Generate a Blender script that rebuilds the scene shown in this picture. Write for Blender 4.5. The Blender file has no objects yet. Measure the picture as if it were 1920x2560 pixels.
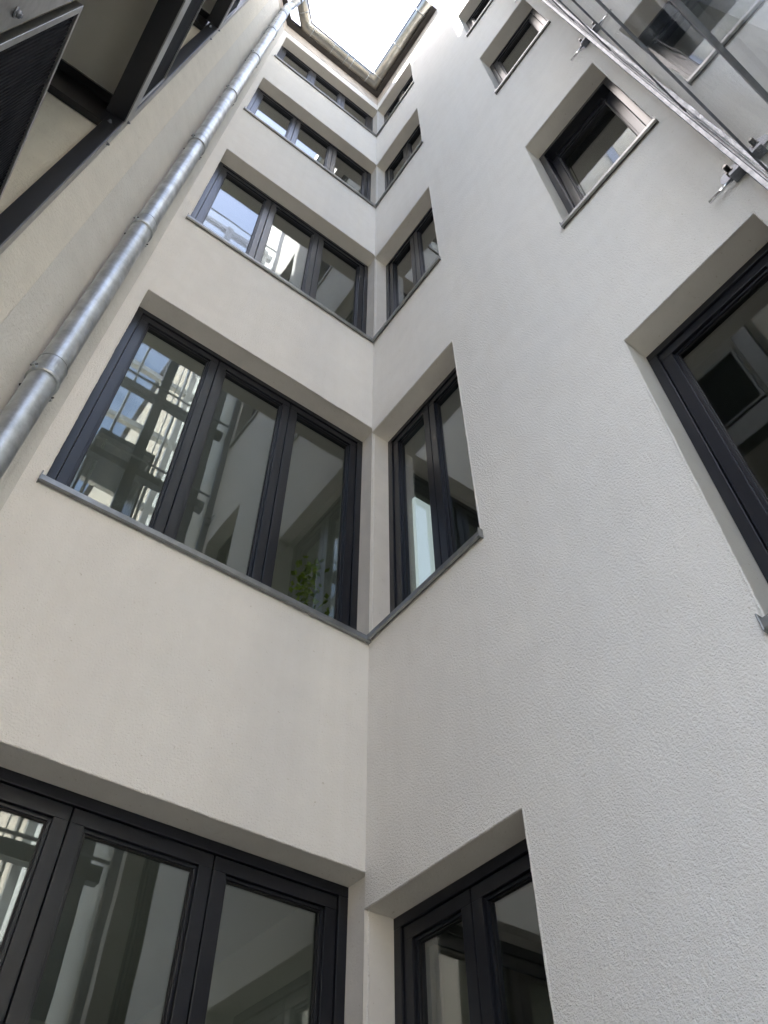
import bpy, bmesh, math, random
from mathutils import Vector, Matrix
random.seed(7)
C = bpy.context.scene.collection
SC = bpy.context.scene
# ------------------------------------------------------------------ camera
cx, cy, cz, yaw, pitch, roll, f = -1.7062, -2.4119, -4.6301, 0.6420, 0.8906, -0.0046, 1997.69
F = Vector((math.sin(yaw)*math.cos(pitch), math.cos(yaw)*math.cos(pitch), math.sin(pitch)))
R0 = Vector((math.cos(yaw), -math.sin(yaw), 0)); U0 = R0.cross(F)
R = math.cos(roll)*R0 + math.sin(roll)*U0; U = -math.sin(roll)*R0 + math.cos(roll)*U0
cam = bpy.data.objects.new('camera', bpy.data.cameras.new('camera')); C.objects.link(cam)
M = Matrix((R, U, -F)).transposed().to_4x4(); M.translation = Vector((cx, cy, cz)); cam.matrix_world = M
cam.data.sensor_fit = 'VERTICAL'; cam.data.sensor_height = 24.0; cam.data.sensor_width = 18.0
cam.data.lens = f/2560*24.0; cam.data.clip_start = 0.01; cam.data.clip_end = 400
SC.camera = cam
# ------------------------------------------------------------------ world, sun
SUN = Vector((-0.47, 0.25, 0.87)).normalized()
elev = math.asin(SUN.z)
w = bpy.data.worlds.new('World'); SC.world = w; w.use_nodes = True
nt = w.node_tree; nt.nodes.clear()
sky = nt.nodes.new('ShaderNodeTexSky'); sky.sky_type = 'NISHITA'; sky.sun_disc = False
sky.sun_elevation = elev; sky.sun_rotation = math.atan2(SUN.x, SUN.y)
sky.air_density = 1.0; sky.dust_density = 4.0; sky.ozone_density = 1.0; sky.altitude = 100
bg = nt.nodes.new('ShaderNodeBackground'); bg.inputs[1].default_value = 0.15
wo = nt.nodes.new('ShaderNodeOutputWorld')
nt.links.new(sky.outputs[0], bg.inputs[0]); nt.links.new(bg.outputs[0], wo.inputs[0])
sd = bpy.data.lights.new('sun', 'SUN'); sd.energy = 4.0; sd.angle = math.radians(0.53); sd.color = (1.0, .965, .92)
sun = bpy.data.objects.new('sun', sd); C.objects.link(sun)
sun.rotation_euler = SUN.to_track_quat('Z', 'Y').to_euler(); sun.location = (0, 0, 30)
SC.view_settings.view_transform = 'Standard'; SC.view_settings.look = 'None'
SC.view_settings.gamma = 1; SC.view_settings.use_curve_mapping = False
SC.view_settings.exposure = 2.6
SC.cycles.max_bounces = 14; SC.cycles.diffuse_bounces = 8; SC.cycles.glossy_bounces = 6
SC.cycles.transparent_max_bounces = 24; SC.cycles.transmission_bounces = 8
SC.cycles.use_denoising = True
SC.cycles.caustics_reflective = False; SC.cycles.caustics_refractive = False

GZ = -6.2
# ------------------------------------------------------------------ materials
def newmat(name):
    m = bpy.data.materials.new(name); m.use_nodes = True
    n = m.node_tree; b = n.nodes['Principled BSDF']
    return m, n, b
def tc(n, scale=None, vec='Object'):
    t = n.nodes.new('ShaderNodeTexCoord'); return t.outputs[vec]
def noise(n, src, scale, detail=2, rough=.5, dist=0):
    x = n.nodes.new('ShaderNodeTexNoise'); x.inputs['Scale'].default_value = scale
    x.inputs['Detail'].default_value = detail; x.inputs['Roughness'].default_value = rough
    x.inputs['Distortion'].default_value = dist
    n.links.new(src, x.inputs['Vector']); return x.outputs['Fac']
def ramp(n, src, stops):
    r = n.nodes.new('ShaderNodeValToRGB'); e = r.color_ramp.elements
    e[0].position, e[0].color = stops[0][0], (*stops[0][1], 1)
    e[1].position, e[1].color = stops[-1][0], (*stops[-1][1], 1)
    for p, c in stops[1:-1]:
        k = e.new(p); k.color = (*c, 1)
    n.links.new(src, r.inputs[0]); return r.outputs[0]
def stucco(name, col, grain=150, depth=.0035, bev=.005, mott=.05, strength=1.0):
    m, n, b = newmat(name); src = tc(n)
    big = noise(n, src, .9, 4, .6); mid = noise(n, src, 7, 3, .6)
    ad = n.nodes.new('ShaderNodeMath'); ad.operation = 'ADD'; n.links.new(big, ad.inputs[0]); n.links.new(mid, ad.inputs[1])
    hv = n.nodes.new('ShaderNodeMath'); hv.operation = 'MULTIPLY'; hv.inputs[1].default_value = .5; n.links.new(ad.outputs[0], hv.inputs[0])
    lo = tuple(c*(1-mott) for c in col); hi = tuple(min(1, c*(1+mott)) for c in col)
    base = ramp(n, hv.outputs[0], [(.36, lo), (.64, hi)])
    # sparse dark grains / pinholes
    sp = noise(n, src, 55, 2, .7)
    spm = ramp(n, sp, [(.27, (.80, .78, .74)), (.33, (1, 1, 1))])
    mx = n.nodes.new('ShaderNodeMixRGB'); mx.blend_type = 'MULTIPLY'; mx.inputs[0].default_value = 1
    n.links.new(base, mx.inputs[1]); n.links.new(spm, mx.inputs[2])
    mp = n.nodes.new('ShaderNodeMapping'); mp.inputs['Scale'].default_value = (6, 6, .35); n.links.new(src, mp.inputs[0])
    st = ramp(n, noise(n, mp.outputs[0], 2.2, 5, .65), [(.30, (.98, .978, .972)), (.55, (1, 1, 1))])
    m2 = n.nodes.new('ShaderNodeMixRGB'); m2.blend_type = 'MULTIPLY'; m2.inputs[0].default_value = 1
    n.links.new(mx.outputs[0], m2.inputs[1]); n.links.new(st, m2.inputs[2])
    n.links.new(m2.outputs[0], b.inputs['Base Color'])
    b.inputs['Roughness'].default_value = .92; b.inputs['Specular IOR Level'].default_value = .25
    g1 = noise(n, src, grain, 2, .55, .3); g2 = noise(n, src, grain*.4, 1, .5, .2)
    a2 = n.nodes.new('ShaderNodeMath'); a2.operation = 'ADD'; n.links.new(g1, a2.inputs[0]); n.links.new(g2, a2.inputs[1])
    bp = n.nodes.new('ShaderNodeBump'); bp.inputs['Strength'].default_value = strength; bp.inputs['Distance'].default_value = depth
    n.links.new(a2.outputs[0], bp.inputs['Height'])
    bv = n.nodes.new('ShaderNodeBevel'); bv.samples = 4; bv.inputs['Radius'].default_value = bev
    b2 = n.nodes.new('ShaderNodeBump'); b2.inputs['Strength'].default_value = .4; b2.inputs['Distance'].default_value = .012
    n.links.new(noise(n, src, 2.6, 3, .5), b2.inputs['Height'])
    n.links.new(bv.outputs[0], b2.inputs['Normal']); n.links.new(b2.outputs[0], bp.inputs['Normal'])
    n.links.new(bp.outputs[0], b.inputs['Normal'])
    return m
def metal(name, col, rough=.35, metallic=1.0, var=.25, scale=6, bump=0, stretch=None, spec=.5, rv=.12):
    m, n, b = newmat(name); src = tc(n)
    if stretch:
        mp = n.nodes.new('ShaderNodeMapping'); mp.inputs['Scale'].default_value = stretch
        n.links.new(src, mp.inputs[0]); src = mp.outputs[0]
    nz = noise(n, src, scale, 5, .65)
    n.links.new(ramp(n, nz, [(.3, tuple(c*(1-var) for c in col)), (.7, tuple(min(1, c*(1+var)) for c in col))]), b.inputs['Base Color'])
    r = ramp(n, nz, [(.25, (rough*(1+rv),)*3), (.75, (rough*(1-rv),)*3)]); n.links.new(r, b.inputs['Roughness'])
    b.inputs['Metallic'].default_value = metallic; b.inputs['Specular IOR Level'].default_value = spec
    if bump:
        bp = n.nodes.new('ShaderNodeBump'); bp.inputs['Strength'].default_value = .4; bp.inputs['Distance'].default_value = bump
        n.links.new(noise(n, src, scale*2.2, 3, .5), bp.inputs['Height']); n.links.new(bp.outputs[0], b.inputs['Normal'])
    return m
def plain(name, col, rough=.6, var=.12, scale=5, spec=.4):
    return metal(name, col, rough, 0, var, scale, 0, None, spec)
def glass(name, ior, tint, wav=.0006, wscale=2.2):
    m, n, b = newmat(name); n.nodes.remove(b)
    out = n.nodes['Material Output']; src = tc(n)
    fr = n.nodes.new('ShaderNodeFresnel'); ge = n.nodes.new('ShaderNodeNewGeometry')
    mr = n.nodes.new('ShaderNodeMapRange'); mr.inputs['To Min'].default_value = ior; mr.inputs['To Max'].default_value = 1/ior
    n.links.new(ge.outputs['Backfacing'], mr.inputs['Value']); n.links.new(mr.outputs[0], fr.inputs[0])   # same reflectance from both sides of the sheet
    tr = n.nodes.new('ShaderNodeBsdfTransparent'); tr.inputs[0].default_value = (*tint, 1)
    gl = n.nodes.new('ShaderNodeBsdfGlossy'); gl.inputs['Roughness'].default_value = 0.003; gl.inputs[0].default_value = (.97, .98, 1, 1)
    bp = n.nodes.new('ShaderNodeBump'); bp.inputs['Strength'].default_value = 1; bp.inputs['Distance'].default_value = wav
    n.links.new(noise(n, src, wscale, 2, .4), bp.inputs['Height']); n.links.new(bp.outputs[0], gl.inputs['Normal'])
    mx = n.nodes.new('ShaderNodeMixShader')
    n.links.new(fr.outputs[0], mx.inputs[0]); n.links.new(tr.outputs[0], mx.inputs[1]); n.links.new(gl.outputs[0], mx.inputs[2])
    n.links.new(mx.outputs[0], out.inputs[0]); return m
M_WALL = stucco('white_grey_render', (.832, .825, .80), grain=260, depth=.0052, mott=.03)
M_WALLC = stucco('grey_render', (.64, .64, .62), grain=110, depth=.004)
M_BEIGE = stucco('beige_render', (.70, .68, .625), grain=110, depth=.004)
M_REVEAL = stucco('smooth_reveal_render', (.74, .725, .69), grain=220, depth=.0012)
M_EAVE = stucco('bare_eaves_plaster', (.58, .53, .48), grain=60, depth=.003, mott=.2)
M_FRAME = metal('anthracite_window_frame', (.010, .0115, .017), .30, 0, .05, 3, 0, None, .42, .04)
M_GASKET = plain('black_gasket', (.012, .012, .013), .6)
M_SILL = metal('grey_aluminium_sill', (.27, .28, .28), .42, .7, .22, 9, .001)
M_ZINC = metal('galvanised_steel', (.50, .53, .55), .46, .9, .3, 9, .0015)
M_ZINCW = metal('weathered_zinc_gutter', (.34, .33, .30), .32, .9, .2, 6, .001)
M_RAIL = metal('galvanised_rail', (.25, .265, .29), .5, .9, .22, 30, .001)
M_STEEL = metal('black_painted_steel', (.016, .017, .021), .30, .1, .08, 4, 0, None, .5, .04)
M_STEELL = metal('brushed_steel_edge', (.36, .36, .36), .34, .9, .15, 20)
M_PANEL = plain('black_corrugated_sheet', (.004, .005, .008), .8, spec=.12)
M_CHROME = metal('bright_steel_rod', (.72, .72, .74), .14, 1, .08, 20)
M_PLATE = metal('grey_washer_plate', (.20, .215, .25), .5, .5, .3, 30)
M_CEIL = plain('smooth_soffit_paint', (.72, .70, .64), .8, .05, 2)
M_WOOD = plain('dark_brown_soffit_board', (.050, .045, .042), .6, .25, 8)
M_GLASS = glass('double_glazing', 2.0, (.74, .78, .76), .0010, 1.7)
M_TGLASS = glass('lift_shaft_glass', 1.45, (.95, .97, .965), .0012, 1.6)
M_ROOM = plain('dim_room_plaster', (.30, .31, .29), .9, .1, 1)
M_DARK = plain('dark_furniture', (.03, .028, .026), .6)
M_TOWER = metal('dark_blue_shaft_steel', (.05, .065, .095), .3, .4, .2, 6)
M_TLIGHT = metal('pale_shaft_steel', (.55, .56, .56), .35, .6, .15, 9)
M_BACK = stucco('cream_render', (.72, .64, .54), grain=60, depth=.003)
M_LEAF = plain('yellow_green_leaf', (.22, .30, .03), .5, .4, 30)
M_POT = plain('terracotta_pot', (.30, .13, .07), .7)
M_TILE = plain('dark_roof_tile', (.07, .06, .055), .7, .3, 10)
m, n, b = newmat('concrete_paving'); s_ = tc(n)
n.links.new(ramp(n, noise(n, s_, 3, 6, .6), [(.3, (.165, .157, .143)), (.7, (.23, .22, .20))]), b.inputs['Base Color']); b.inputs['Roughness'].default_value = .9
M_GROUND = m
# ------------------------------------------------------------------ mesh helpers
class MB:
    def __init__(s): s.v = []; s.f = []; s.sm = []
    def quad(s, *p, smooth=False):
        i = len(s.v); s.v += [tuple(q) for q in p]; s.f.append(tuple(range(i, i+len(p)))); s.sm.append(smooth); return s
    def box(s, x0, x1, y0, y1, z0, z1):
        x0, x1 = sorted((x0, x1)); y0, y1 = sorted((y0, y1)); z0, z1 = sorted((z0, z1))
        i = len(s.v)
        s.v += [(x, y, z) for z in (z0, z1) for y in (y0, y1) for x in (x0, x1)]
        for q in ((0, 2, 3, 1), (4, 5, 7, 6), (0, 1, 5, 4), (2, 6, 7, 3), (0, 4, 6, 2), (1, 3, 7, 5)):
            s.f.append(tuple(i+k for k in q)); s.sm.append(False)
        return s
    def obox(s, o, ax, ay, az):   # oriented box from origin corner and three edge vectors
        o = Vector(o); ax = Vector(ax); ay = Vector(ay); az = Vector(az); i = len(s.v)
        s.v += [tuple(o+a*ax+b_*ay+c*az) for c in (0, 1) for b_ in (0, 1) for a in (0, 1)]
        for q in ((0, 2, 3, 1), (4, 5, 7, 6), (0, 1, 5, 4), (2, 6, 7, 3), (0, 4, 6, 2), (1, 3, 7, 5)):
            s.f.append(tuple(i+k for k in q)); s.sm.append(False)
        return s
    def tube(s, p0, p1, r0, r1=None, n=20, cap=True):
        r1 = r0 if r1 is None else r1; p0 = Vector(p0); p1 = Vector(p1); d = (p1-p0).normalized()
        a = d.orthogonal().normalized(); b_ = d.cross(a); i = len(s.v)
        for p, r in ((p0, r0), (p1, r1)):
            for k in range(n):
                t = 2*math.pi*k/n; s.v.append(tuple(p+r*(math.cos(t)*a+math.sin(t)*b_)))
        for k in range(n):
            s.f.append((i+k, i+(k+1) % n, i+n+(k+1) % n, i+n+k)); s.sm.append(True)
        if cap:
            s.f.append(tuple(i+k for k in reversed(range(n)))); s.sm.append(False)
            s.f.append(tuple(i+n+k for k in range(n))); s.sm.append(False)
        return s
    def sweep(s, pts, prof, ups=None, closed=True):
        # prof: list of (side, up) sections swept along horizontal-ish polyline with mitres
        pts = [Vector(p) for p in pts]; rows = []
        for k, p in enumerate(pts):
            d0 = (p-pts[k-1]).normalized() if k else (pts[1]-p).normalized()
            d1 = (pts[k+1]-p).normalized() if k < len(pts)-1 else d0
            t = (d0+d1).normalized(); sd_ = t.cross(Vector((0, 0, 1))).normalized(); sc = 1/max(.3, t.dot(d0))
            rows.append([p+sd_*a*sc+Vector((0, 0, b_)) for a, b_ in prof])
        i = len(s.v); n_ = len(prof)
        for r in rows: s.v += [tuple(q) for q in r]
        for k in range(len(rows)-1):
            for j in range(n_ if closed else n_-1):
                a = i+k*n_+j; b_ = i+k*n_+(j+1) % n_
                s.f.append((a, b_, b_+n_, a+n_)); s.sm.append(True)
        s.f.append(tuple(i+j for j in reversed(range(n_)))); s.sm.append(False)
        s.f.append(tuple(i+(len(rows)-1)*n_+j for j in range(n_))); s.sm.append(False)
        return s
    def mesh(s, name, mat):
        me = bpy.data.meshes.new(name); me.from_pydata(s.v, [], s.f); me.materials.append(mat)
        me.polygons.foreach_set('use_smooth', s.sm); me.update()
        bm = bmesh.new(); bm.from_mesh(me); bmesh.ops.recalc_face_normals(bm, faces=bm.faces); bm.to_mesh(me); bm.free()
        return me
    def build(s, name, mat, parent=None, bevel=0, **kw):
        o = bpy.data.objects.new(name, s.mesh(name, mat)); C.objects.link(o)
        if parent: o.parent = parent
        if bevel:
            md = o.modifiers.new('bevel', 'BEVEL'); md.width = bevel; md.segments = 2; md.limit_method = 'ANGLE'
        for k, v in kw.items(): o[k] = v
        return o
def link(name, me, parent=None):
    o = bpy.data.objects.new(name, me); C.objects.link(o); o.parent = parent; return o
def thing(name, label, cat, loc=(0, 0, 0), group=None):
    o = bpy.data.objects.new(name, None); C.objects.link(o); o.empty_display_size = .1
    o['label'] = label; o['category'] = cat
    if group: o['group'] = group
    return o
def tag(o, label, cat, group=None):
    o['label'] = label; o['category'] = cat
    if group: o['group'] = group
    return o
# generic wall plane with openings. P(u, d, z): point at distance u along wall, depth d behind its face
def wall_mesh(P, u0, u1, z0, z1, ops, step=None):
    mb = MB()
    us = sorted({u0, u1} | {u for o in ops for u in o[:2] if u0 <= u <= u1}); zs = sorted({z0, z1} | {z for o in ops for z in o[2:4] if z0 <= z <= z1})
    for i in range(len(us)-1):
        for j in range(len(zs)-1):
            a, b_, c, d = us[i], us[i+1], zs[j], zs[j+1]
            mu, mz = (a+b_)/2, (c+d)/2
            if any(o[0] < mu < o[1] and o[2] < mz < o[3] for o in ops): continue
            mb.quad(P(a, 0, c), P(b_, 0, c), P(b_, 0, d), P(a, 0, d))
    return mb
def PA(u, d, z): return (-u, d, z)         # left wing: u = distance left of the corner
def PB(u, d, z): return (d, -u, z)         # right wing: u = distance towards the viewer
# ------------------------------------------------------------------ windows
D = .13          # reveal depth
def make_window(P, parent, u0, u1, z0, z1, n, pw, sill_ext, open_sash=False, skipsill=False, miter=False):
    """frame, sashes, panes and sill of one window; u0..u1 opening, z0 sill, z1 lintel"""
    fw = .042
    mb = MB()
    def b3(ua, ub, da, db, za, zb, m_=None):
        (m_ or mb).quad  # noqa
        a = P(ua, da, za); c = P(ub, db, zb); (m_ or mb).box(a[0], c[0], a[1], c[1], a[2], c[2])
    # outer frame
    b3(u0, u1, D, D+.075, z1-fw, z1); b3(u0, u1, D, D+.075, z0, z0+fw)
    b3(u0, u0+fw, D+.0005, D+.075, z0+fw, z1-fw); b3(u1-fw, u1, D+.0005, D+.075, z0+fw, z1-fw)
    win = mb.build('window', M_FRAME, parent, bevel=.002)
    iw = (u1-u0-2*fw)/n; sw = .050
    for k in range(n):
        a = u0+fw+iw*k+.003; c = a+iw-.006
        mb = MB(); dz = .010
        s0, s1 = z0+fw+.003, z1-fw-.003
        b3(a, c, D+dz, D+.07, s1-sw, s1); b3(a, c, D+dz, D+.07, s0, s0+sw)
        b3(a, a+sw, D+dz+.0005, D+.07, s0+sw, s1-sw); b3(c-sw, c, D+dz+.0005, D+.07, s0+sw, s1-sw)
        # stepped glazing bead
        e = .012
        b3(a+sw, c-sw, D+dz+.014, D+.06, s1-sw-e, s1-sw); b3(a+sw, c-sw, D+dz+.014, D+.06, s0+sw, s0+sw+e)
        b3(a+sw, a+sw+e, D+dz+.0145, D+.06, s0+sw+e, s1-sw-e); b3(c-sw-e, c-sw, D+dz+.0145, D+.06, s0+sw+e, s1-sw-e)
        sash = mb.build('sash', M_FRAME, win, bevel=.0018)
        mb = MB(); b3(a+sw+e*.5, c-sw-e*.5, D+.040, D+.046, s0+sw+e*.5, s1-sw-e*.5)
        pane = mb.build('pane', M_GLASS, win)
        # thin gasket line
        mb = MB(); g = .005; q0 = sw+e
        for (ua, ub, za, zb) in ((a+q0, c-q0, s1-q0-g, s1-q0), (a+q0, c-q0, s0+q0, s0+q0+g), (a+q0, a+q0+g, s0+q0+g, s1-q0-g), (c-q0-g, c-q0, s0+q0+g, s1-q0-g)):
            b3(ua, ub, D+.034, D+.0395, za, zb)
        mb.build('gasket', M_GASKET, win)
        if open_sash:
            for o in (sash, pane):
                piv = Vector(P(a, D+.07, z0+fw)); ax = Vector(P(1, 0, 0))-Vector(P(0, 0, 0)); ax.normalize()
                Mx = Matrix.Translation(piv) @ Matrix.Rotation(math.radians(open_sash), 4, ax) @ Matrix.Translation(-piv)
                o.data.transform(Mx)
    # mullion cover strips between sashes
    for k in range(1, n):
        c = u0+fw+iw*k
        mb = MB(); b3(c-.002, c+.002, D+.030, D+.06, z0+fw, z1-fw); mb.build('mullion', M_GASKET, win)
    if not skipsill:
        ua, ub = u0-sill_ext[0], u1+sill_ext[1]
        mb = MB(); p = .024
        # sloping sheet with folded front lip and drip
        def Pq(u, d, z): return P(u, d, z)
        zi, zo = z0+.012, z0-.004
        mb.quad(Pq(ua, D+.01, zi), Pq(ub, D+.01, zi), Pq(ub, -p, zo), Pq(ua, -p, zo))
        mb.quad(Pq(ua, -p, zo), Pq(ub, -p, zo), Pq(ub, -p-.001, zo-.030), Pq(ua, -p-.001, zo-.030))
        mb.quad(Pq(ua, -p-.001, zo-.030), Pq(ub, -p-.001, zo-.030), Pq(ub, -p+.010, zo-.036), Pq(ua, -p+.010, zo-.036))
        mb.quad(Pq(ua, -p+.010, zo-.036), Pq(ub, -p+.010, zo-.036), Pq(ub, .001, zo-.006), Pq(ua, .001, zo-.006))
        sill = mb.build('sill', M_SILL, win)
        # raised end caps
        for (q, r_) in ((ua, .006), (ub, -.006)):
            if (q == ua and sill_ext[0] <= 0) or (q == ub and sill_ext[1] <= 0): continue
            mb = MB(); a = P(q, -p-.004, zo-.038); c = P(q+r_, -.0, z0+.016); mb.box(a[0], c[0], a[1], c[1], a[2], c[2])
            a = P(q, 0, z0-.006); c = P(q+r_, D-.002, z0+.014)
            mb.box(a[0], c[0], a[1], c[1], a[2], c[2]); mb.build('sill_end_cap', M_SILL, win, bevel=.002)
    return win
def reveal(P, u0, u1, z0, z1, du=0):
    mb = MB(); t = D+.08
    mb.quad(P(u0, 0, z1), P(u1, 0, z1), P(u1, t, z1), P(u0, t, z1))
    mb.quad(P(u0, 0, z0-.02), P(u1, 0, z0-.02), P(u1, t, z0-.02), P(u0, t, z0-.02))
    mb.quad(P(u0, 0, z0-.02), P(u0, t, z0-.02), P(u0, t, z1), P(u0, 0, z1))
    mb.quad(P(u1, 0, z0-.02), P(u1, t, z0-.02), P(u1, t, z1), P(u1, 0, z1))
    return mb
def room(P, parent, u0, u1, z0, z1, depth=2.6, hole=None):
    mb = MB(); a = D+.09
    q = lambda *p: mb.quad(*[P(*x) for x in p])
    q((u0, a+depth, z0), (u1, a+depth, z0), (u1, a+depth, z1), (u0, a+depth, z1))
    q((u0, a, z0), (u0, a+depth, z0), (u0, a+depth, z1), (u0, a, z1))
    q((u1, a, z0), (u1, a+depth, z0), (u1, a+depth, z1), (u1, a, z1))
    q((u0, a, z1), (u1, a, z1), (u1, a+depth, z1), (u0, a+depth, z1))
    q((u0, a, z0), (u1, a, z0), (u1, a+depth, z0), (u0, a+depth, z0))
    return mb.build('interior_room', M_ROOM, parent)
def arris(P, u0, u1, z0, z1, parent, sides=(1, 1, 1), seed=0):
    # rough rounded plaster arris along jambs and lintel of an opening
    rn = random.Random(seed); mb = MB()
    def run(fn, L):
        n_ = max(4, int(L/.022)); rows = []; w1 = w2 = 0
        for k in range(n_+1):
            w1 = .8*w1+rn.uniform(-.0007, .0007); w2 = .8*w2+rn.uniform(-.0007, .0007); r = .0052+rn.uniform(-.0008, .0008)
            rows.append(fn(k/n_, r, w1, w2))
        i = len(mb.v); m_ = len(rows[0])
        for r_ in rows: mb.v += r_
        for k in range(n_):
            for j in range(m_):
                a = i+k*m_+j; c = i+k*m_+(j+1) % m_; mb.f.append((a, c, c+m_, a+m_)); mb.sm.append(True)
    ring = [2*math.pi*j/7 for j in range(7)]
    if sides[0]: run(lambda t, r, a, b_: [P(u0-.0026+a+r*math.cos(q), .0026+b_+r*math.sin(q), z0+t*(z1-z0)) for q in ring], z1-z0)
    if sides[1]: run(lambda t, r, a, b_: [P(u1+.0026+a+r*math.cos(q), .0026+b_+r*math.sin(q), z0+t*(z1-z0)) for q in ring], z1-z0)
    if sides[2]: run(lambda t, r, a, b_: [P(u0+t*(u1-u0), .0026+b_+r*math.sin(q), z1+.0026+a+r*math.cos(q)) for q in ring], u1-u0)
    mb.build('plaster_arris', M_WALL, parent)
# ------------------------------------------------------------------ ground
MB().box(-40, 40, -60, 40, GZ-.5, GZ).build('courtyard_ground', M_GROUND, kind='structure')
# ------------------------------------------------------------------ left wing (wall facing the viewer)
LA = [-3.1405, -.0753, 3.0, 6.04, 8.95]
SA = [-5.06, -1.975, 1.175, 4.395, 7.36]
XL = [1.655, 1.655, 1.645, 1.668, 1.66]
TOPZ = 9.72
wingA = thing('apartment_wing', 'white rendered apartment wing with five corner window bands, left of the inner corner', 'building')
EDGE = .018
opsA = [(0-1, XL[i], SA[i]-.02, LA[i]) for i in range(5)]
def wall_with(P, u0, u1, z0, z1, ops):
    return wall_mesh(P, u0, u1, z0, z1, ops)
mb = wall_with(PA, 0, 1.735, GZ, TOPZ, [(0, *o[1:]) for o in opsA])
mb.build('wall', M_WALL, wingA)
for i in range(5):
    reveal(PA, -EDGE, XL[i], SA[i], LA[i]).build('reveal', M_REVEAL, wingA)
    arris(PA, -EDGE, XL[i], SA[i], LA[i], wingA, (1, 1, 1), 10+i)
    w_ = make_window(PA, wingA, -EDGE+.002, XL[i]-.002, SA[i], LA[i]-.002, 3, .5, (-EDGE-.002+.0, .022))
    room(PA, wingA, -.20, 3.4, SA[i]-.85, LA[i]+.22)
# splayed corner bay wall with the downpipe: 45 degrees from (-1.735, 0) to (-2.085, -.35)
def PC(u, d, z):
    s = u/math.sqrt(2); e = d/math.sqrt(2); return (-1.735-s-e, -s+e, z)
mb = MB(); L45 = .35*math.sqrt(2)
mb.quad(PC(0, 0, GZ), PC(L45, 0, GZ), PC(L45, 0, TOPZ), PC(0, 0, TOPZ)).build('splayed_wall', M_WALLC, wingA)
# bare plaster strip under the eaves, 4 mm proud
mb = MB(); mb.box(-1.733, -.004, -.004, .02, 9.27, TOPZ)
mb.obox(PC(0, -.004, 9.27), Vector(PC(L45, 0, 0))-Vector(PC(0, 0, 0)), Vector(PC(0, .01, 0))-Vector(PC(0, 0, 0)), (0, 0, TOPZ-9.27))
mb.build('eaves_plaster', M_EAVE, wingA)
# soffit and roof
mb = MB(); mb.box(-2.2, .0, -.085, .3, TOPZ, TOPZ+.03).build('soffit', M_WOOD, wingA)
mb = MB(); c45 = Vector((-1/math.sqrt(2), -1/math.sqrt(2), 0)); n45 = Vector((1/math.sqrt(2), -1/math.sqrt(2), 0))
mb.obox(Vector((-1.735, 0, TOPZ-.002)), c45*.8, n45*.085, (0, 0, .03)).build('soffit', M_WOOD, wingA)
mb = MB()
mb.quad((-2.3, -.10, TOPZ+.10), (.3, -.10, TOPZ+.10), (4, 3.5, TOPZ+1.3), (-2.3, 3.5, TOPZ+1.3))
mb.quad((-2.3, -.10, TOPZ+.03), (.3, -.10, TOPZ+.03), (.3, -.10, TOPZ+.10), (-2.3, -.10, TOPZ+.10))
mb.quad((-2.3, 3.5, GZ), (4, 3.5, GZ), (4, 3.5, TOPZ+1.3), (-2.3, 3.5, TOPZ+1.3))
mb.build('roof', M_TILE, wingA)
# ------------------------------------------------------------------ right wing
wingB = thing('stair_wing', 'white rendered stair wing with corner windows and single landing windows, right of the inner corner', 'building')
LB = [-3.277, -.135, 2.92, 5.98, 8.93]
SB = [-5.06, -1.965, 1.185, 4.395, 7.37]
WB = .839
RZ = [-1.632, 1.279, 4.556, 7.48]; RS = [-3.20, -.27, 2.99, 5.945]
RU = (1.784, 2.43)
opsB = [(0, WB, SB[i]-.02, LB[i]) for i in range(5)] + [(RU[0], RU[1], RS[i]-.02, RZ[i]) for i in range(4)]
mb = wall_with(PB, 0, 6, GZ, TOPZ, opsB)
mb.quad(PB(1.54, 0, TOPZ), PB(6, 0, TOPZ), PB(6, 0, 13), PB(1.54, 0, 13))
mb.quad(PB(1.54, 0, TOPZ), PB(1.54, .6, TOPZ), PB(1.54, .6, 13), PB(1.54, 0, 13))
mb.build('wall', M_WALL, wingB)
for i in range(5):
    reveal(PB, 0.0, WB, SB[i], LB[i]).build('reveal', M_REVEAL, wingB)
    arris(PB, 0, WB, SB[i], LB[i], wingB, (0, 1, 1), 20+i)
    # corner post between both openings (smooth face seen from each side)
    make_window(PB, wingB, .002, WB-.002, SB[i], LB[i]-.002, 2, .5, (0, .016))
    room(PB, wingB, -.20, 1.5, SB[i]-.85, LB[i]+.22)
for i in range(4):
    reveal(PB, RU[0], RU[1], RS[i], RZ[i]).build('reveal', M_REVEAL, wingB)
    arris(PB, RU[0], RU[1], RS[i], RZ[i], wingB, (1, 1, 1), 30+i)
    make_window(PB, wingB, RU[0]+.002, RU[1]-.002, RS[i], RZ[i]-.002, 1, .5, (.014, .012), open_sash=(-2.5 if i == 1 else False))
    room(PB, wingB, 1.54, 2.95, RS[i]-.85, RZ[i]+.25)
M_GLOW = plain('added_white_glow', (.8, .85, .86), .3, .03, 1)  # added glow material
M_GLOW.node_tree.nodes['Principled BSDF'].inputs['Emission Color'].default_value = (.85, .95, 1, 1)
M_GLOW.node_tree.nodes['Principled BSDF'].inputs['Emission Strength'].default_value = .16
M_CREAMW = plain('cream_cupboard', (.55, .50, .40), .5, .05, 2)
MB().box(.485, .70, .165, .195, SB[1]-.6, -.29).build('glow_panel', M_GLOW, wingB)  # glowing panel added in the room to make the pane bright
MB().box(.46, 1.6, .165, .195, SB[0]-.6, -3.23).build('cupboard_side', M_CREAMW, wingB)
mb = MB(); mb.box(-.004, .02, -1.536, -.004, 9.27, TOPZ).build('eaves_plaster', M_EAVE, wingB)
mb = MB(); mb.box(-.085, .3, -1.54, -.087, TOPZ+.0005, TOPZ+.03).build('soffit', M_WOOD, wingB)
mb = MB()
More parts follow.
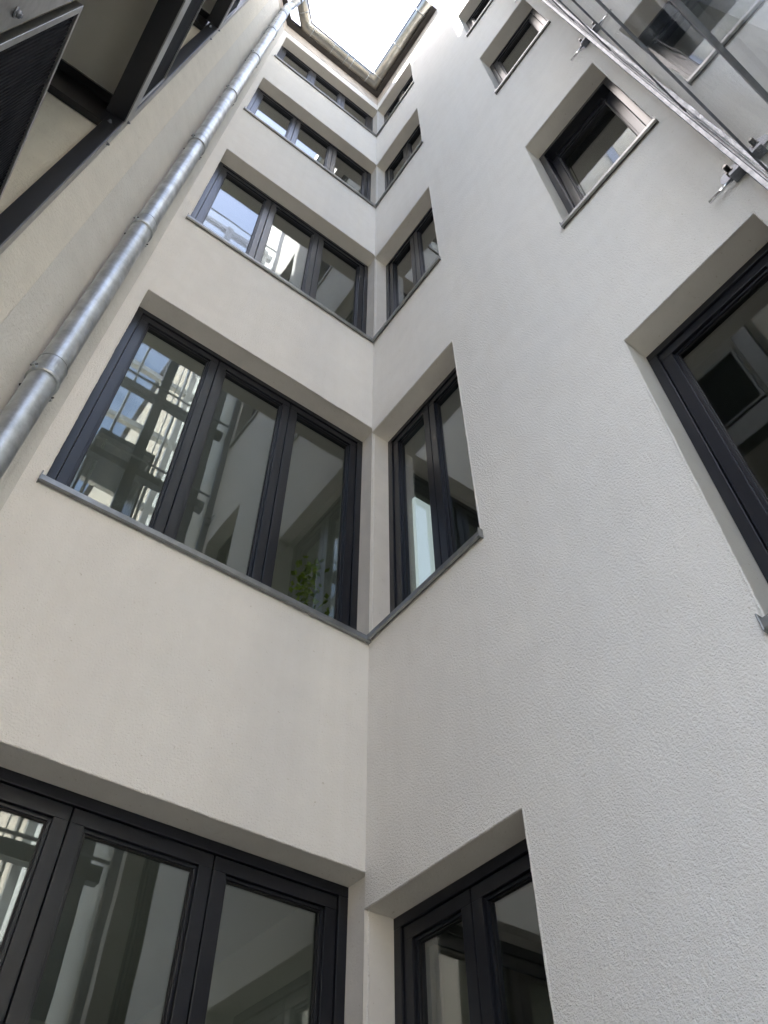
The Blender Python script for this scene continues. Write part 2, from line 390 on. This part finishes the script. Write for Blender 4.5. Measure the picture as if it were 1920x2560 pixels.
mb.quad((-.10, .1, TOPZ+.10), (-.10, -1.54, TOPZ+.10), (3.5, -1.54, TOPZ+1.3), (3.5, 3.5, TOPZ+1.3))
mb.quad((-.10, .1, TOPZ+.03), (-.10, -1.54, TOPZ+.03), (-.10, -1.54, TOPZ+.10), (-.10, .1, TOPZ+.10))
mb.quad((3.5, 3.5, GZ), (3.5, -6, GZ), (3.5, -6, TOPZ+1.3), (3.5, 3.5, TOPZ+1.3))
mb.quad((0, -6, GZ), (3.5, -6, GZ), (3.5, -6, 13), (0, -6, 13)); mb.quad((0, -1.54, 13), (0, -6, 13), (3.5, -6, 13), (3.5, -1.54, 13))
mb.build('roof', M_TILE, wingB)
M_SEAL = plain('dirty_sealant', (.16, .15, .13), .8, .3, 40)
rs = random.Random(11)
def sealant(P, u0, u1, z, parent):
    # uneven joint of sealant and dirt under a sill
    mb = MB(); n_ = int((u1-u0)/.03); w_ = 0; rows = []
    for k in range(n_+1):
        w_ = .7*w_+rs.uniform(-.0012, .0012); rows.append((u0+(u1-u0)*k/n_, .0045+w_+abs(rs.gauss(0, .001))))
    for (a, h), (c, h2) in zip(rows[:-1], rows[1:]):
        mb.quad(P(a, -.003, z), P(c, -.003, z), P(c, -.0012, z-max(.001, h2)), P(a, -.0012, z-max(.001, h)))
    mb.build('sill_sealant', M_SEAL, parent)
for i in range(5):
    sealant(PA, .004, XL[i]+.02, SA[i]-.019, wingA); sealant(PB, .004, WB+.012, SB[i]-.019, wingB)
for i in range(4): sealant(PB, RU[0]-.01, RU[1]+.01, RS[i]-.019, wingB)
# ------------------------------------------------------------------ gutter
gut = thing('roof_gutter', 'zinc half round gutter running round the inner corner under the eaves', 'gutter')
gz = TOPZ+.055; gr = .088
path = [(-1.80, -.475, gz), (-1.478, -.153, gz), (-.168, -.153, gz), (-.168, -1.545, gz)]
prof = [(gr*math.cos(t), gr*math.sin(t)) for t in [math.pi+math.pi*k/14 for k in range(15)]] + [((gr-.004)*math.cos(t), (gr-.004)*math.sin(t)) for t in [2*math.pi-math.pi*k/14 for k in range(15)]]
MB().sweep(path, prof, closed=True).build('gutter_trough', M_ZINCW, gut)
# rolled bead on the outer lip, its dark colour stands in for shade
def side_pts(off, dz): return off, dz
bead = [(gr+.004+.008*math.cos(t), .002+.008*math.sin(t)) for t in [2*math.pi*k/10 for k in range(10)]]
MB().sweep(path, bead).build('gutter_bead', M_TOWER, gut)
def gring(p, d, wide=.012):
    p = Vector(p); d = Vector(d).normalized(); pr = [((gr+.0045)*math.cos(t), (gr+.0045)*math.sin(t)) for t in [math.pi+math.pi*k/14 for k in range(15)]] + [((gr-.002)*math.cos(t), (gr-.002)*math.sin(t)) for t in [2*math.pi-math.pi*k/14 for k in range(15)]]
    MB().sweep([p-d*wide/2, p+d*wide/2], pr).build('gutter_strap', M_ZINC, gut)
for x in (-1.366, -.986, -.74, -.625, -.315): gring((x, -.153, gz), (1, 0, 0))
for y in (-.272, -.797, -1.362): gring((-.168, y, gz), (0, 1, 0))
gring((-1.62, -.295, gz), (1, 1, 0))
# ------------------------------------------------------------------ downpipe
pipe = thing('downpipe', 'galvanised round downpipe clamped in the left corner below the gutter outlet', 'downpipe')
px, py = -1.845, -.250
joints = [-5.2, -3.47, -1.74, 0.0, 1.796, 3.532, 5.325, 7.117, 8.60]
me = None
for k in range(len(joints)):
    z0 = joints[k]; z1 = joints[k+1] if k+1 < len(joints) else 9.33
    if k == 0: z0 = GZ+.05
    mb = MB(); mb.tube((px, py, z0), (px, py, z1+(.06 if k+1 < len(joints) else 0)), .0605, n=36, cap=False).build('pipe_section', M_ZINC, pipe)
    if k:
        mb = MB(); mb.tube((px, py, z0+.03), (px, py, z0+.135), .0645, n=36, cap=False)
        mb.tube((px, py, z0+.135), (px, py, z0+.141), .066, .0605, n=36, cap=False)
        mb.tube((px, py, z0+.10), (px, py, z0+.106), .0665, n=36, cap=False)
        mb.build('pipe_socket', M_ZINC, pipe)
        mb = MB(); mb.tube((px, py, z0), (px, py, z0+.026), .0685, n=36, cap=True)
        # ears with bolts on both sides and the stem into the wall
        t45 = Vector((1, 1, 0)).normalized()
        for s in (1, -1):
            q = Vector((px, py, z0+.013))+t45*s*.066
            mb.obox(q-Vector((.004, -.004, .012)), t45*s*.024, Vector((.008, -.008, 0)), (0, 0, .024))
        cl = mb.build('pipe_clamp', M_ZINC, pipe)
        mb = MB()
        for s in (1, -1):
            q = Vector((px, py, z0+.013))+t45*s*.080
            mb.tube(q+Vector((.011, -.011, 0)), q-Vector((.011, -.011, 0)), .0035, n=8)
        mb.tube((px-.03, py+.03, z0+.013), (px-.105, py+.105, z0+.013), .006, n=8)
        mb.build('clamp_bolt', M_STEEL, cl)
# elbow up to the gutter outlet
mb = MB(); el = [Vector((px, py, 9.30)), Vector((px, py, 9.42)), Vector((px+.03, py-.04, 9.52)), Vector((-1.77, -.40, 9.60)), Vector((-1.755, -.43, 9.70))]
for a, b_ in zip(el[:-1], el[1:]): mb.tube(a, b_, .058, n=28, cap=False)
mb.build('pipe_elbow', M_ZINC, pipe)
# ------------------------------------------------------------------ balcony house on the left
house = thing('balcony_house', 'beige rendered house with deep steel edged loggias on the left side', 'building')
XF = -2.22
mb = MB(); e0 = Vector((-2.085, -.35, 0)); e1 = Vector((-2.235, -.492, 0))
# beige splayed strip, 6 mm proud of the grey one
off = Vector((.0042, -.0042, 0))
def v2(p, z): return (p.x, p.y, z)
HT = 12.76
mb.quad(v2(e0+off, GZ), v2(e1+off, GZ), v2(e1+off, HT), v2(e0+off, HT))
mb.quad(v2(e0+off, GZ), v2(e0-off, GZ), v2(e0-off, HT), v2(e0+off, HT))
mb.build('splayed_wall', M_BEIGE, house)
mb = MB()
mb.quad((-2.235, -.470, GZ), (-2.95, -.470, GZ), (-2.95, -.470, 9.6), (-2.235, -.470, 9.6))     # far side wall of the loggias
mb.quad((-2.95, -.47, GZ), (-2.95, -2.15, GZ), (-2.95, -2.15, 9.6), (-2.95, -.47, 9.6))                   # back wall of the loggias
mb.build('loggia_wall', M_BEIGE, house)
# second bay beyond the near post
mb = MB(); mb.box(-3.49, -2.30, -2.15, -1.86, GZ, 9.6).build('bay_wall', M_BEIGE, house)
# unseen slabs added above, cut to shape the sun patch on the right wing
mb = MB(); prof2 = [(1.2, 10.4), (-.91, 10.4), (-.91, 10.19), (-1.21, 10.80), (-2.2, 12.9), (-5.0, 13.4), (-5.0, 13.6), (-2.4, 13.6), (-.912, 12.76), (1.2, 12.76)]
outl = [(1.2, 10.2), (1.2, 12.76), (-.91, 12.76), (-.91, 10.2)]
def slab(poly, xa, xb):
    i = len(mb.v); n_ = len(poly)
    mb.v += [(xa, y, z) for y, z in poly]+[(xb, y, z) for y, z in poly]
    mb.f.append(tuple(range(i, i+n_))); mb.sm.append(False); mb.f.append(tuple(i+n_+k for k in reversed(range(n_)))); mb.sm.append(False)
    for k in range(n_):
        mb.f.append((i+k, i+(k+1) % n_, i+n_+(k+1) % n_, i+n_+k)); mb.sm.append(False)
YN = -.285
slab([(1.2, 7.4), (1.2, 12.76), (YN, 12.76), (YN, 7.4)], -2.25, -2.33)
slab([(YN-.002, 7.4), (YN-.002, 10.19), (-.575, 10.80), (-1.55, 12.8), (-2.15, 12.8), (-2.15, 7.4)], -2.25, -2.33)
mb.build('sun_patch_slab', M_BEIGE, house)
# steel posts
def post(y0, y1, x0, label):
    p = thing('steel_post', label, 'post', group=None)
    MB().box(x0, XF-.002, y0, y1, GZ, 9.6).build('post_core', M_STEEL, p, bevel=.002)
    MB().box(XF-.0015, XF+.004, y0+.001, y1-.006, GZ, 9.6).build('edge_plate', M_STEELL, p)
    return p
pf = post(-.575, -.502, -2.305, 'black steel post beside the splayed wall at the far end of the balconies')
pn_ = post(-1.80, -1.668, -2.335, 'black steel post with bolted plate at the near end of the balconies')
LV = [-2.90, .45, 3.90]
nm = ['lowest black steel balcony, at the top left edge of the picture', 'second black steel balcony up, joined to the post above the lowest one', 'third black steel balcony up, seen as narrow dark strips']
def bolt(p, ax, parent, r=.013):
    p = Vector(p); ax = Vector(ax); mb = MB()
    mb.tube(p, p+ax*.004, r*1.5, n=16); mb.tube(p+ax*.004, p+ax*.012, r, n=6); mb.tube(p+ax*.012, p+ax*.016, r*.55, n=10)
    return mb.build('bolt', M_PLATE, parent)
for i, zb in enumerate(LV):
    b_ = thing('steel_balcony', nm[i], 'balcony', group='steel balconies stacked on the left')
    MB().box(-2.335, XF-.002, -1.664, -.577, zb, zb+.25).build('front_beam', M_STEEL, b_, bevel=.002)
    MB().box(XF-.0015, XF+.005, -1.662, -.579, zb+.004, zb+.235).build('edge_plate', M_STEELL, b_)
    MB().box(-2.94, -2.307, -.52, -.474, zb-.03, zb+.285).build('cross_beam', M_STEEL, b_, bevel=.002)
    MB().box(-2.94, -2.337, -.575, -.521, zb+.262, zb+.285).build('cross_beam_flange', M_STEEL, b_)
    MB().box(-2.945, -2.336, -1.85, -.5765, zb+.29, zb+.42).build('floor_slab', M_CEIL, b_)
    # balustrade frame and corrugated sheet
    y0, y1 = -1.630, -.600; z0, z1 = zb+.285, zb+1.05
    mb = MB(); t0, t1 = XF-.024, XF
    mb.box(t0, t1, y0, y1, z1-.022, z1); mb.box(t0, t1, y0, y1, z0, z0+.022)
    mb.box(t0, t1, y0, y0+.022, z0+.022, z1-.022); mb.box(t0, t1, y1-.022, y1, z0+.022, z1-.022)
    mb.build('balustrade_frame', M_STEELL, b_, bevel=.0015)
    mb = MB(); k = 0; y = y0+.023; st = .0132; n_ = int((y1-y0-.046)/st)
    st = (y1-y0-.046)/n_
    for k in range(n_):
        a = y0+.023+k*st
        mb.quad((XF-.008, a, z0+.022), (XF-.008, a+st*.5, z0+.022), (XF-.008, a+st*.5, z1-.022), (XF-.008, a, z1-.022))
        mb.quad((XF-.008, a+st*.5, z0+.022), (XF-.0115, a+st*.6, z0+.022), (XF-.0115, a+st*.6, z1-.022), (XF-.008, a+st*.5, z1-.022))
        mb.quad((XF-.0115, a+st*.6, z0+.022), (XF-.0115, a+st*.9, z0+.022), (XF-.0115, a+st*.9, z1-.022), (XF-.0115, a+st*.6, z1-.022))
        mb.quad((XF-.0115, a+st*.9, z0+.022), (XF-.008, a+st, z0+.022), (XF-.008, a+st, z1-.022), (XF-.0115, a+st*.9, z1-.022))
    mb.build('corrugated_sheet', M_PANEL, b_)
    bolt((-2.275, -.575, zb-.13), (0, -1, 0), b_, .009)
    bolt((XF+.005, -.545, zb+.12), (1, 0, 0), b_, .007); bolt((XF+.005, -.545, zb-.35), (1, 0, 0), b_, .007)
    bolt((XF+.005, -1.715, zb+.38), (1, 0, 0), b_, .009)
# ------------------------------------------------------------------ glass lift shaft behind the viewer
YG = -2.54
shaft = thing('glass_lift_shaft', 'clear glass lift shaft with grey steel joints standing against the right wing', 'lift shaft')
BZ = [-4.7, -3.3, -1.93, -.63, .91, 2.10, 3.47, 4.9, 6.3, 7.7, 9.0]
XS = [-1.55, -.12]      # shaft width
BK = -4.3
zz = [GZ+.1]+BZ
for k in range(len(zz)-1):
    for (xa, xb) in ((-1.55, -.06),):
        mb = MB(); mb.box(xa, xb, YG-.010, YG, zz[k]+.012, zz[k+1]-.012).build('glass_panel', M_TGLASS, shaft)
        mb = MB(); mb.box(xa, xb, BK, BK+.01, zz[k]+.012, zz[k+1]-.012).build('glass_panel', M_TGLASS, shaft)
    mb = MB(); mb.box(XS[0], XS[0]+.01, BK+.02, YG-.02, zz[k]+.012, zz[k+1]-.012).build('glass_panel', M_TGLASS, shaft)
for z in BZ:
    MB().box(-1.56, -.066, YG-.016, YG+.004, z-.010, z+.010).build('glass_joint', M_PLATE, shaft)
    MB().box(-1.56, -.066, YG-.20, YG-.12, z-.09, z+.02).build('cross_rail', M_TOWER, shaft)
    MB().box(-1.56, -.066, BK+.03, BK+.10, z-.09, z+.02).build('cross_rail', M_TLIGHT, shaft)
    MB().box(-1.56, -1.50, BK+.10, YG-.20, z-.07, z+.0).build('cross_rail', M_TLIGHT, shaft)
for x0, x1, y0, y1, mm in ((-1.57, -1.49, YG-.20, YG-.12, M_TLIGHT), (-.95, -.84, YG-.22, YG-.12, M_TOWER), (-.34, -.16, YG-.30, YG-.12, M_TOWER), (-1.57, -1.49, BK+.03, BK+.11, M_TLIGHT), (-.34, -.26, BK+.03, BK+.11, M_TLIGHT), (-.60, -.58, -3.3, -3.2, M_TLIGHT), (-1.2, -1.17, -3.4, -3.3, M_TLIGHT), (-1.34, -1.325, -3.2, -3.18, M_CHROME), (-.70, -.69, -3.1, -3.08, M_CHROME)):
    MB().box(x0, x1, y0, y1, GZ, 9.1).build('shaft_post', mm, shaft)
# lift car
mb = MB(); mb.box(-1.3, -.62, -3.95, -3.25, 1.9, 1.98); mb.box(-1.3, -.62, -3.95, -3.25, 3.1, 3.2)
mb.box(-1.3, -1.27, -3.95, -3.25, 1.98, 3.1); mb.box(-.65, -.62, -3.95, -3.25, 1.98, 3.1)
mb.build('lift_car', M_TOWER, shaft)
# galvanised wall rail, part of the shaft, in segments
segs = [GZ+.1, -3.75, -.75, 2.25, 5.25, 8.25, 10.5]
for a, c in zip(segs[:-1], segs[1:]):
    mb = MB(); z0, z1 = a+.0015, c-.0015
    mb.box(-.006, .002, -2.512, -2.575, z0, z1); mb.box(-.055, -.006, -2.512, -2.515, z0, z1)
    mb.box(-.055, -.006, -2.572, -2.575, z0, z1); mb.box(-.055, -.052, -2.515, -2.529, z0, z1)
    mb.box(-.055, -.052, -2.552, -2.572, z0, z1); mb.box(-.045, -.006, -2.533, -2.536, z0, z1)
    mb.box(-.048, -.006, -2.549, -2.5505, z0, z1)
    mb.build('wall_rail', M_RAIL, shaft)
# brackets with rods
br = [(-1.365, 'lower'), (1.630, 'middle'), (4.62, 'upper')]
lab = {'lower': 'steel rail bracket with bright horizontal rod above the large right edge window', 'middle': 'steel rail bracket with thin rod just above the tilted landing window',
       'upper': 'steel rail bracket with rod higher up near the top edge of the picture', 'top': 'topmost steel rail bracket on the wall above the picture'}
for z, kx in br:
    t = thing('rail_bracket', lab[kx], 'bracket', group='brackets holding the glass shaft rail')
    mb = MB(); mb.tube((-.0005, -2.478, z+.085), (-.004, -2.478, z+.085), .052, n=28).build('washer_plate', M_PLATE, t)
    mb = MB(); mb.tube((-.004, -2.478, z+.085), (-.022, -2.478, z+.085), .017, n=6); mb.tube((-.022, -2.478, z+.085), (-.05, -2.478, z+.085), .009, n=12)
    for kk in range(5): mb.tube((-.024-kk*.005, -2.478, z+.085), (-.0265-kk*.005, -2.478, z+.085), .0108, n=12)
    mb.build('anchor_bolt', M_STEEL, t)
    mb = MB(); mb.box(-.05, -.004, -2.512, -2.466, z-.010, z+.012).build('clamp', M_PLATE, t, bevel=.002)
    mb = MB(); mb.tube((-.026, -2.47, z), (-.026, -2.352, z), .0075, n=16); mb.tube((-.026, -2.352, z), (-.026, -2.350, z), .0045, n=16)
    mb.build('rod', M_CHROME, t)
# ------------------------------------------------------------------ buildings beyond the shaft (seen mirrored in the panes)
def house_box(name, label, x0, x1, y0, y1, h, mat, wins, roofcol):
    t = thing(name, label, 'building')
    MB().box(x0, x1, y0, y1, GZ, h).build('wall', mat, t)
    mb = MB(); mb.box(x0-.15, x1+.15, y0-.15, y1+.15, h, h+.2).build('roof', roofcol, t)
    for (wx, wz, ww, wh) in wins:
        o = MB().box(wx, wx+ww, y1+.001, y1+.06, wz, wz+wh).build('window', M_TLIGHT, t)
        MB().box(wx+.07, wx+ww/2-.03, y1+.055, y1+.066, wz+.07, wz+wh-.07).build('pane', M_PANE2, o)
        MB().box(wx+ww/2+.03, wx+ww-.07, y1+.055, y1+.066, wz+.07, wz+wh-.07).build('pane', M_PANE2, o)
    return t
M_PANE2 = metal('distant_window_glass', (.10, .14, .20), .05, .6, .1, 1)
wins = [(x, z, 1.1, 1.6) for x in (-15.4, -12.9, -10.4, -7.9, -5.4, -2.9, -.9, 1.4) for z in (-4.6, -1.6, 1.4, 4.2)]
house_box('rear_house', 'cream sunlit house across the yard, seen only mirrored in the panes', -17, 6, -22, -15, 6.0, M_BACK, wins, M_TILE)
far = thing('far_wing', 'tall cream wing further back, catching the sun, seen only mirrored in the panes', 'building')
MB().box(.02, 5, -16, -6.05, GZ, 15).build('wall', M_BACK, far)
MB().box(-.1, 5.1, -16.1, -6.0, 15, 15.2).build('roof', M_TILE, far)
# ------------------------------------------------------------------ plant inside the corner room
pl = thing('house_plant', 'yellow green leafy plant behind the pane beside the corner post', 'plant')
mb = MB(); mb.tube((-.12, .50, -2.0), (-.12, .50, -1.80), .06, .08, n=20).build('pot', M_POT, pl)
mb = MB(); rnd = random.Random(3)
for k in range(260):
    th = rnd.uniform(0, 6.28); zz_ = rnd.uniform(-1.80, -1.05); r = rnd.uniform(0, .13)*(1.1-abs(zz_+1.5))
    p = Vector((-.10+r*math.cos(th), .48+r*math.sin(th), zz_)); a = Vector((rnd.uniform(-1, 1), rnd.uniform(-1, 1), rnd.uniform(-.6, .8))).normalized()*.045
    c = a.cross(Vector((rnd.uniform(-1, 1), rnd.uniform(-1, 1), rnd.uniform(-1, 1)))).normalized()*.016
    mb.quad(p, p+a*.5+c, p+a, p+a*.5-c)
mb.build('foliage', M_LEAF, pl, kind='stuff')
